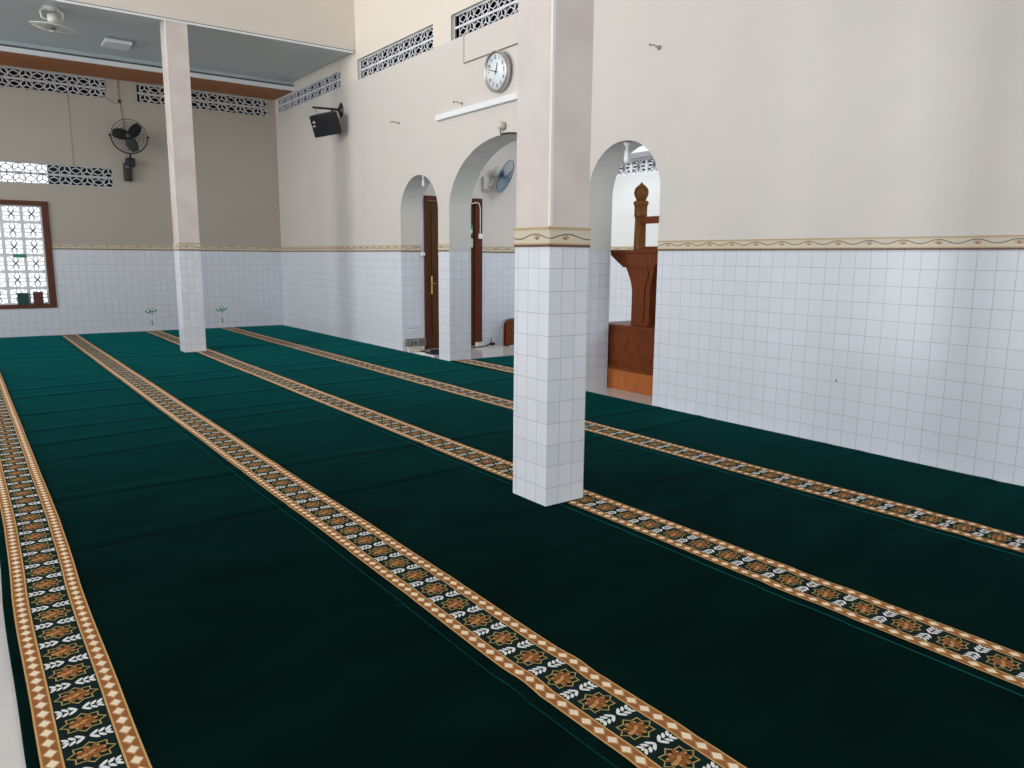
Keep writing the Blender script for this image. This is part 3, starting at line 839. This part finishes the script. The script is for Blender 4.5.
G().lathe([(.035, -.03), (.04, 0), (.035, .03)], BK, 20, mc).build('fan_hub', cf)

# square ceiling lamp
cl = empty('ceiling_lamp', (2.38, 13.7, 4.70), 'white rectangular lamp fixed flat under the grey rear ceiling', 'lamp')
g = G().bbox(2.19, 2.61, 13.46, 13.94, 4.675, 4.70, GRY, .005); g.build('lamp_base', cl)
g = G().bbox(2.17, 2.55, 13.48, 13.90, 4.625, 4.675, DIF, .02); g.build('lamp_diffuser', cl)

# ------------------------------------------------------------------ small fixtures on the right wall
def hook(y, z, label):
    r = empty('wall_hook', (XR, y, z), label, 'hook', 'small metal hooks on the right wall')
    G().lathe([(.022, 0), (.022, .006), (.010, .014)], STL, 16, Matrix.Translation((XR, y, z)) @ Matrix.Rotation(-PI / 2, 4, 'Y')).build('wall_plate', r)
    G().tube([(XR - .01, y, z), (XR - .04, y, z + .004), (XR - .08, y, z + .012), (XR - .12, y, z + .004), (XR - .135, y, z - .006), (XR - .135, y, z + .02)], .0065, STL, 8).build('hook_arm', r)
hook(10.5, 3.40, 'small metal hook on the wall above the leftmost narrow arch')
hook(8.75, 3.415, 'small metal hook on the wall just above the white ledge, left of the clock')
hook(5.29, 3.40, 'small metal hook on the bare wall above the pulpit arch, right of near pillar')

g = G().ball((XR - .05, 7.80, 3.015), .052, CRM, 20); g.lathe([(.03, 0), (.03, .02)], CRM, 16, Matrix.Translation((XR, 7.80, 3.015)) @ Matrix.Rotation(-PI / 2, 4, 'Y'))
g.tube([(XR - .04, 7.82, 2.97), (XR - .03, 7.84, 2.93)], .010, GRY)
tag(g.build('ball_lamp', origin=(XR, 7.80, 3.015)), 'small white ball-shaped lamp on the wall above the top of the wide arch', 'lamp')
c_, a_ = (A2[0] + A2[1]) / 2, (A2[1] - A2[0]) / 2
g = G()
pts = []
for i in range(12):
    u = -.62 + i * .058; pts.append((XR - .010, c_ + u, A2[2] + A2[3] * math.sqrt(1 - (u / a_) ** 2) + .004))
g.tube(pts, .010, BK)
tag(g.build('cable', origin=(XR, c_ - .3, 2.9)), 'black cable running along the crown edge of the wide arch', 'cable')

def hanging_lamp(x, y, z, sc, label):
    r = empty('hanging_lamp', (x, y, z), label, 'lamp')
    mx = Matrix.Translation((x, y, z))
    G().lathe([(.045 * sc, 0), (.04 * sc, -.02 * sc), (.018 * sc, -.035 * sc), (.02 * sc, -.07 * sc)], WH, 20, mx).build('lamp_holder', r)
    G().lathe([(.018 * sc, -.07 * sc), (.026 * sc, -.09 * sc), (.030 * sc, -.13 * sc), (.034 * sc, -.17 * sc), (.028 * sc, -.20 * sc), (.008 * sc, -.21 * sc)], DIF, 20, mx).build('bulb', r)
hanging_lamp(XR + .1, 5.78, 2.605, 1.0, 'white bulb lamp hanging inside the top of the pulpit arch')
hanging_lamp(XR + .1, 9.96, 2.605, .75, 'tiny white bulb lamp hanging in the top of the leftmost narrow arch')

# ------------------------------------------------------------------ things by the door
def flat(name, x0, x1, z0, z1, m, label, cat, y=YS, t=.003):
    g = G().box(x0, x1, y - t, y, z0, z1, m); return g
g = G().box(6.795, 6.865, YS + .004, YS + .008, 1.80, 1.96, GRN)
g.lathe([(.030, 0), (.030, .002), (.001, .002)], WH, 20, frame((0, -1, 0), (6.83, YS + .0045, 1.85)))
tag(g.build('door_sticker', origin=(6.83, YS, 1.88)), 'green sticker with a white round mark on the wooden door', 'sticker')
g = G().box(6.79, 6.87, YS + .004, YS + .008, 1.60, 1.74, CRM)
tag(g.build('notice_card', origin=(6.83, YS, 1.67)), 'plain cream card on the wooden door below the green sticker', 'notice')
g = G().tube([(6.78, YS - .036, 2.31), (6.84, YS - .036, 2.29), (6.90, YS - .04, 2.31), (6.96, YS - .04, 2.30), (6.985, YS - .036, 2.22), (6.985, YS - .036, 1.80)], .008, WH)
tag(g.build('cable', origin=(6.985, YS, 1.80)), 'white cable looping down the right side of the door frame', 'cable')
g = G().bbox(6.95, 7.02, YS - .055, YS - .03, 1.74, 1.82, WH, .006)
tag(g.build('switch_box', origin=(6.985, YS, 1.78)), 'small white switch box on the right side of the door frame', 'switch')
g = G().bbox(5.905, 5.95, YS - .045, YS - .03, 1.46, 1.51, WH, .004).box(5.905, 5.95, YS - .032, YS, 1.46, 1.51, WH)
tag(g.build('switch_box', origin=(5.9, YS, 1.48)), 'small white switch at the left edge of the door frame by the border', 'switch')

# grey box and power strips in the leftmost arch
DBX = mat('dull_grey_box', (0.17, 0.16, 0.15), .5)
hb = empty('display_box', (5.77, YS - .04, FZ), 'low grey box with black lettering leaning in the leftmost arch', 'box')
G().bbox(5.60, 5.935, YS - .075, YS - .005, .055, .175, DBX, .006).build('box_body', hb)
g = G().bbox(5.63, 5.80, YS - .079, YS - .074, .075, .158, mat('display_panel', (.30, .285, .275), .5), .002)
pnl = g.build('lettered_panel', hb)
g = G(); g.text('Lan', .085, (5.715, YS - .0795, .115), X_, Z_, -Y_, INK, .0008, bold=.06); g.build('lettering', pnl)
for xx in (5.835, 5.865, 5.895): G().text('1', .075, (xx, YS - .0755, .120), X_, Z_, -Y_, INK, .0008).build('numeral', hb)
G().bbox(5.62, 5.90, YS - .07, YS - .02, FZ, .055, CRM, .004).build('box_foot', hb)
def strip(x, y, rz, n, label):
    r = empty('power_strip', (x, y, FZ), label, 'power strip')
    mx = Matrix.Translation((x, y, FZ)) @ Matrix.Rotation(rz, 4, 'Z')
    L = .055 * n + .04
    G().bbox(-L / 2, L / 2, -.03, .03, 0, .045, CRM, .006, mx).build('strip_body', r)
    for i in range(n):
        G().lathe([(.019, .0455), (.019, .047), (.012, .0465)], INK, 16, mx @ Matrix.Translation((-L / 2 + .045 + i * .055, 0, 0))).build('socket', r)
strip(5.70, YS - .17, .05, 4, 'white power strip on the floor before the lettered grey box')
strip(5.99, YS - .37, .0, 2, 'white power strip on the floor at the foot of the wooden door')
g = G().tube([(5.74, 10.26, 0), (5.76, 10.15, .005), (5.70, 10.06, .0), (5.76, 9.94, .012), (5.90, 9.98, .0), (6.02, 9.92, .01), (6.10, 10.02, 0), (5.95, 10.04, .03), (5.80, 10.06, .03), (5.72, 9.92, .0), (5.70, 9.84, .01), (5.80, 9.78, 0)], .013, BK)
g.bbox(5.77, 5.93, 9.93, 10.02, FZ, .045, BK, .01)
tag(g.build('cable', origin=(5.85, 9.98, FZ)), 'tangled black cable and adapter on the floor of the leftmost arch', 'cable')
g = G().tube([(5.60, 10.18, -.002), (5.585, 10.0, .0), (5.60, 9.86, .002), (5.59, 9.74, -.002), (5.61, 9.66, -.002), (5.60, 9.60, -.002)], .010, WH).bbox(5.575, 5.625, 9.90, 10.0, FZ, .02, WH, .004)
tag(g.build('cable', origin=(5.6, 9.9, FZ)), 'white cable with a plug lying on the threshold of the leftmost arch', 'cable')
g = G()
def squig(g, x0, x1, z, amp, m, w, y=YS - .0012, n=26):
    pts = [(x0 + (x1 - x0) * i / n, z + amp * math.sin(i * 2.1) * (1 if i % 5 else .2)) for i in range(n + 1)]
    g.stroke(pts, w, (0, y, 0), X_, Z_, Y_, .001, m)
squig(g, 5.65, 5.73, .335, .010, PTX, .006); squig(g, 5.76, 5.87, .337, .012, PTX, .006); squig(g, 5.66, 5.86, .275, .004, PTX, .005)
tag(g.build('wall_writing', origin=(5.77, YS, .3)), 'faint grey handwriting on the tiles above the lettered grey box', 'writing')
# cable, adapter and plug along the niche wall
g = G().tube([(6.60, YS - .30, -.003), (6.85, YS - .22, -.003), (7.06, YS - .16, -.003), (7.12, YS - .05, -.003), (7.165, YS - .045, -.003)], .009, INK)
tag(g.build('cable', origin=(7.2, YS - .1, FZ)), 'thin black cable lying along the foot of the tiled niche wall', 'cable')
g = G().bbox(6.88, 7.03, YS - .12, YS - .045, FZ, .055, CRM, .008)
tag(g.build('adapter', origin=(6.95, YS - .1, FZ)), 'small cream adapter on the floor beside the right door frame', 'adapter')
g = G().bbox(7.17, 7.25, YS - .09, YS - .04, FZ, .03, BK, .006).tube([(7.2, YS - .06, .02), (7.195, YS - .05, .10)], .006, BK)
tag(g.build('plug', origin=(7.2, YS - .07, FZ)), 'small black plug standing against the tiled niche wall', 'plug')
# arched wooden chair back / stool
ws = empty('wooden_stool', (7.54, YS - .2, FZ), 'reddish wooden stool with arched sides half hidden by the near pillar', 'stool')
prof = [(7.29, FZ), (7.29, .33), (7.305, .375), (7.35, .415), (7.44, .43), (7.62, .43), (7.71, .415), (7.755, .375), (7.77, .33), (7.77, FZ)]
inner = [(7.73, FZ), (7.73, .31), (7.68, .36), (7.38, .36), (7.33, .31), (7.33, FZ)]
G().prism(prof + inner, 'y', YS - .30, YS - .27, MW).build('back_frame', ws); G().prism(prof + inner, 'y', YS - .38, YS - .35, MW).build('front_frame', ws)
G().box(7.32, 7.74, YS - .352, YS - .298, .36, .39, MW).build('seat', ws)
G().box(7.325, 7.735, YS - .375, YS - .36, FZ + .02, .37, wood_mat('stool_panel', (.16, .045, .02), (.11, .03, .015), .4)).build('panel', ws)
g = G().tube([(7.23, YS - .20, .0), (7.225, YS - .23, .12), (7.235, YS - .25, .26), (7.26, YS - .28, .38), (7.33, YS - .3, .432), (7.46, YS - .3, .443), (7.62, YS - .3, .441)], .010, HOS)
tag(g.build('grey_hose', origin=(7.4, YS - .1, 0)), 'grey hose curving from the floor over the wooden stool', 'hose')

# ------------------------------------------------------------------ cables on back wall
g = G().tube([(2.50, YB - .02, 4.19), (2.57, YB - .02, 4.13), (2.68, YB - .015, 4.12), (2.73, YB - .012, 4.16)], .008, GRY).tube([(2.69, YB - .010, 4.59), (2.69, YB - .010, 4.20), (2.71, YB - .016, 4.05), (2.735, YB - .02, 3.6), (2.755, YB - .02, 3.10)], .007, GRY)
g.bbox(2.675, 2.715, YB - .03, YB, 4.14, 4.19, BK, .004)
tag(g.build('cable', origin=(2.7, YB, 3.1)), 'thin cable dropping from the soffit behind the black wall fan', 'cable')
g = G().tube([(1.885, YB - .002, 4.18), (1.89, YB - .002, 3.6), (1.885, YB - .002, 2.99)], .005, GRY)
tag(g.build('cable', origin=(1.885, YB, 2.99)), 'thin cable between the upper and lower vents left of the fan', 'cable')

# green mihrab-row markings in Arabic-like script on the back wall
def marking(cx, cz, label):
    r = empty('wall_marking', (cx, YB, cz), label, 'marking')
    O = (cx, YB - .002, cz); g = G(); A = (O, X_, Z_, Vector((0, 1, 0)), .0018, GRN)
    def st(pts, w=.021): g.stroke(pts, w, *A)
    st([(-.095, .035), (-.10, .01), (-.08, -.015), (-.045, -.02), (-.02, .0), (-.015, .035)])          # deep bowl
    st([(-.045, .02), (-.03, .045), (-.01, .04), (-.012, .015), (-.04, .01)], .010)
    st([(-.015, .01), (.01, .0), (.03, .015), (.05, .0), (.07, .01), (.10, .045)])                       # joined teeth
    st([(.012, .0), (.012, -.03), (.0, -.045)]); st([(.03, .01), (.022, .075)], .010)
    for dx, dz in ((-.06, .06), (-.035, .065), (.01, -.07), (.012, .085), (.07, .04)): st([(dx - .007, dz), (dx + .007, dz)], .013)
    g.build('green_script', r)
    g = G().stroke([(.000, -.255), (.002, -.165)], .024, O, X_, Z_, Vector((0, 1, 0)), .0018, GRN); g.build('green_bar', r)
marking(2.985, .36, 'green script and short bar on the tiles left of the far pillar')
marking(4.29, .35, 'green script and short bar on the tiles right of the far pillar')

# things on the window
g = G().bbox(.86, 1.02, YB - .045, YB + .07, WIN[2] + .07, WIN[2] + .27, DGN, .008)
tag(g.build('book_stack', origin=(.94, YB, WIN[2] + .07)), 'dark green covered block on the window sill', 'book')
g = G().bbox(1.095, 1.24, YB - .045, YB + .07, WIN[2] + .07, WIN[2] + .285, RBN, .008)
tag(g.build('book_stack', origin=(1.17, YB, WIN[2] + .07)), 'red-brown covered block on the window sill near the frame corner', 'book')
g = G().box(.86, 1.05, YB + .05, YB + .072, 1.37, 1.43, GRN)
tag(g.build('small_sign', origin=(.95, YB, 1.40)), 'small green plate fixed in the middle of the latticed window', 'sign')

# ------------------------------------------------------------------ minbar (pulpit) seen through the right arch
mn = empty('minbar', (6.4, 5.7, FZ), 'carved reddish-brown wooden pulpit standing behind the right arch', 'pulpit')
g = G()
x0 = 5.95; g.box(x0, 7.2, 4.95, 6.44, FZ, .69, MW)
g.bbox(x0 - .02, 7.22, 4.93, 6.46, .675, .715, MW, .006)
g.build('base', mn)
g = G().bbox(x0 - .025, x0 + .01, 4.93, 6.46, FZ, .21, MO, .006); g.build('skirting', mn)
g = G().bbox(x0 - .03, x0 + .01, 4.93, 6.46, .21, .25, MW, .008); g.bbox(x0 - .012, x0 + .01, 5.05, 6.27, .30, .62, MW, .008)
# carved relief on the panel
for s_ in (-1, 1):
    g.stroke([(5.66 + s_ * .02, .34), (5.66 + s_ * .12, .40), (5.66 + s_ * .16, .50), (5.66 + s_ * .06, .58), (5.66, .60)], .018, (x0 - .018, 0, 0), Y_, Z_, X_, .008, MW)
    g.stroke([(5.66 + s_ * .05, .36), (5.66 + s_ * .25, .38), (5.66 + s_ * .36, .48), (5.66 + s_ * .28, .56)], .016, (x0 - .018, 0, 0), Y_, Z_, X_, .008, MW)
g.build('carved_panel', mn)
# lectern column with flared head: profile in (y,z), extruded in x
def flare(yl0, yl1, zt):
    pts = []
    for i in range(9):
        t = i / 8; z = .715 + (1.34 - .715) * t
        pts.append((yl1 - .03 + .03 * 0 + (.0 if t < .55 else .11 * ((t - .55) / .45) ** 2), z))
    right = [(yl0 + .0 - (.0 if t < .55 else .06 * ((t - .55) / .45) ** 2), .715 + .625 * t) for t in [i / 8 for i in range(8, -1, -1)]]
    return [(a, min(z, 2) if z < 1.33 else 1.352) for a, z in pts + right]
g = G().prism(flare(5.80, 6.10, 1.34), 'x', 6.08, 6.38, MW); g.build('column', mn)
g = G().stroke([(5.88, .75), (5.88, 1.10), (5.865, 1.18), (5.84, 1.22), (5.83, 1.28), (5.85, 1.33)], .015, (6.068, 0, 0), Y_, Z_, X_, .014, MW); g.build('column_moulding', mn)
pr = [(6.40, 1.53), (6.40, 1.475), (6.20, 1.345), (5.74, 1.345), (5.70, 1.40), (5.30, 1.40), (5.30, 1.53)]
g = G().prism(pr, 'x', 6.06, 6.42, MW); g.bbox(6.04, 6.44, 5.30, 6.41, 1.50, 1.535, MW, .005); g.build('reading_slab', mn)
G().box(6.30, 6.42, 5.30, 5.80, .70, 1.41, mat('minbar_recess', (.045, .016, .009), .4)).box(6.42, 7.0, 5.30, 5.40, .7, 1.41, MW).build('back_panel', mn)
cxp, cyp = 6.25, 6.145
g = G().lathe([(.068, 1.535), (.066, 1.55), (.062, 1.90)], MG, 24, Matrix.Translation((cxp, cyp, 0))); g.build('post', mn)
g = G().lathe([(.066, 1.90), (.070, 1.905), (.074, 1.92), (.070, 1.935), (.072, 2.02), (.080, 2.03), (.086, 2.05), (.080, 2.07), (.05, 2.08)], MG, 24, Matrix.Translation((cxp, cyp, 0))); g.build('post_capital', mn)
g = G().lathe([(.05, 2.075), (.06, 2.10), (.075, 2.13), (.082, 2.165), (.074, 2.205), (.05, 2.235), (.026, 2.25), (.010, 2.268), (.001, 2.28)], MG, 28, Matrix.Translation((cxp, cyp, 0))); g.build('finial', mn)
g = G().bbox(cxp - .04, cxp + .04, 5.30, cyp - .05, 1.825, 1.90, MW, .006); g.build('hand_rail', mn)
g = G().bbox(cxp - .04, cxp + .04, 5.30, cyp - .05, 1.535, 1.575, MW, .005); g.build('lower_rail', mn)
g = G().lathe([(.06, 1.535), (.06, 2.0)], MG, 20, Matrix.Translation((cxp, 5.24, 0))); g.build('rear_post', mn)

# tiny wall marks (drill holes with plugs) on the right wall
g = G().lathe([(.008, 0), (.006, .004)], INK, 10, Matrix.Translation((XR, 3.26, .505)) @ Matrix.Rotation(-PI / 2, 4, 'Y'))
tag(g.build('wall_plug', origin=(XR, 3.26, .505)), 'tiny dark plug in the white tiles of the right wall', 'plug')

# ------------------------------------------------------------------ light
wd = bpy.data.worlds.new('World'); S.world = wd; wd.use_nodes = True
bg = wd.node_tree.nodes['Background']; bg.inputs[0].default_value = (.88, .94, 1, 1); bg.inputs[1].default_value = 1.6
def area(name, loc, rot, sx, sy, power, col=(1, 1, 1)):
    l = bpy.data.lights.new(name, 'AREA'); l.shape = 'RECTANGLE'; l.size = sx; l.size_y = sy; l.energy = power; l.color = col
    o = bpy.data.objects.new(name, l); COL.objects.link(o); o.location = loc; o.rotation_euler = rot; return o
DAY = (.93, .97, 1.0)
for (a, b), p in zip(OPL, (14, 22, 36, 60, 4)):
    area('daylight_left', (XL - .25, (a + b) / 2, 1.45), (0, -PI / 2, 0), 2.8, b - a, p * (b - a), DAY)
for (a, b), p in zip(OPL[:4], (8, 16, 44, 52)):
    o = area('daylight_high', (XL - .25, (a + b) / 2, 5.1), (0, -PI / 2, 0), 1.5, b - a, p * (b - a), (1, .97, .93))
    if p > 50: o.data.spread = math.radians(70)
for a, b in OPF:
    area('daylight_front', ((a + b) / 2, YFR - .25, 1.45), (PI / 2, 0, 0), b - a, 2.8, 14 * (b - a), DAY)
    area('daylight_front_high', ((a + b) / 2, YFR - .25, 4.95), (PI / 2, 0, 0), b - a, 1.8, 17 * (b - a), (1, .97, .93))
area('daylight_niche', ((NH[0] + NH[1]) / 2, 3.37, 1.8), (PI / 2, 0, 0), 1.25, 1.55, 22, DAY)
area('fill_niche', (7.35, 8.1, 3.6), (0, 0, 0), 1.0, 3.2, 42, DAY)  # added fill light for the niche walls, no fixture overhead

# ------------------------------------------------------------------ camera
cd = bpy.data.cameras.new('Camera'); cam = bpy.data.objects.new('Camera', cd); COL.objects.link(cam)
r = Vector((0.80807281, -0.58902453, 0.00827303)); u = Vector((0.09048669, 0.13798993, 0.98629151)); dv = Vector((0.58209149, 0.79624675, -0.1648048))
m = Matrix((r, u, -dv)).transposed().to_4x4(); m.translation = Vector((0, 0, 1.444))
cam.matrix_world = m
cd.sensor_width = 36; cd.lens = 757.746 * 36 / 1024; cd.clip_start = .05
S.camera = cam
S.view_settings.view_transform = 'Standard'; S.view_settings.look = 'None'; S.view_settings.gamma = 1; S.view_settings.use_curve_mapping = False
S.view_settings.exposure = -0.12
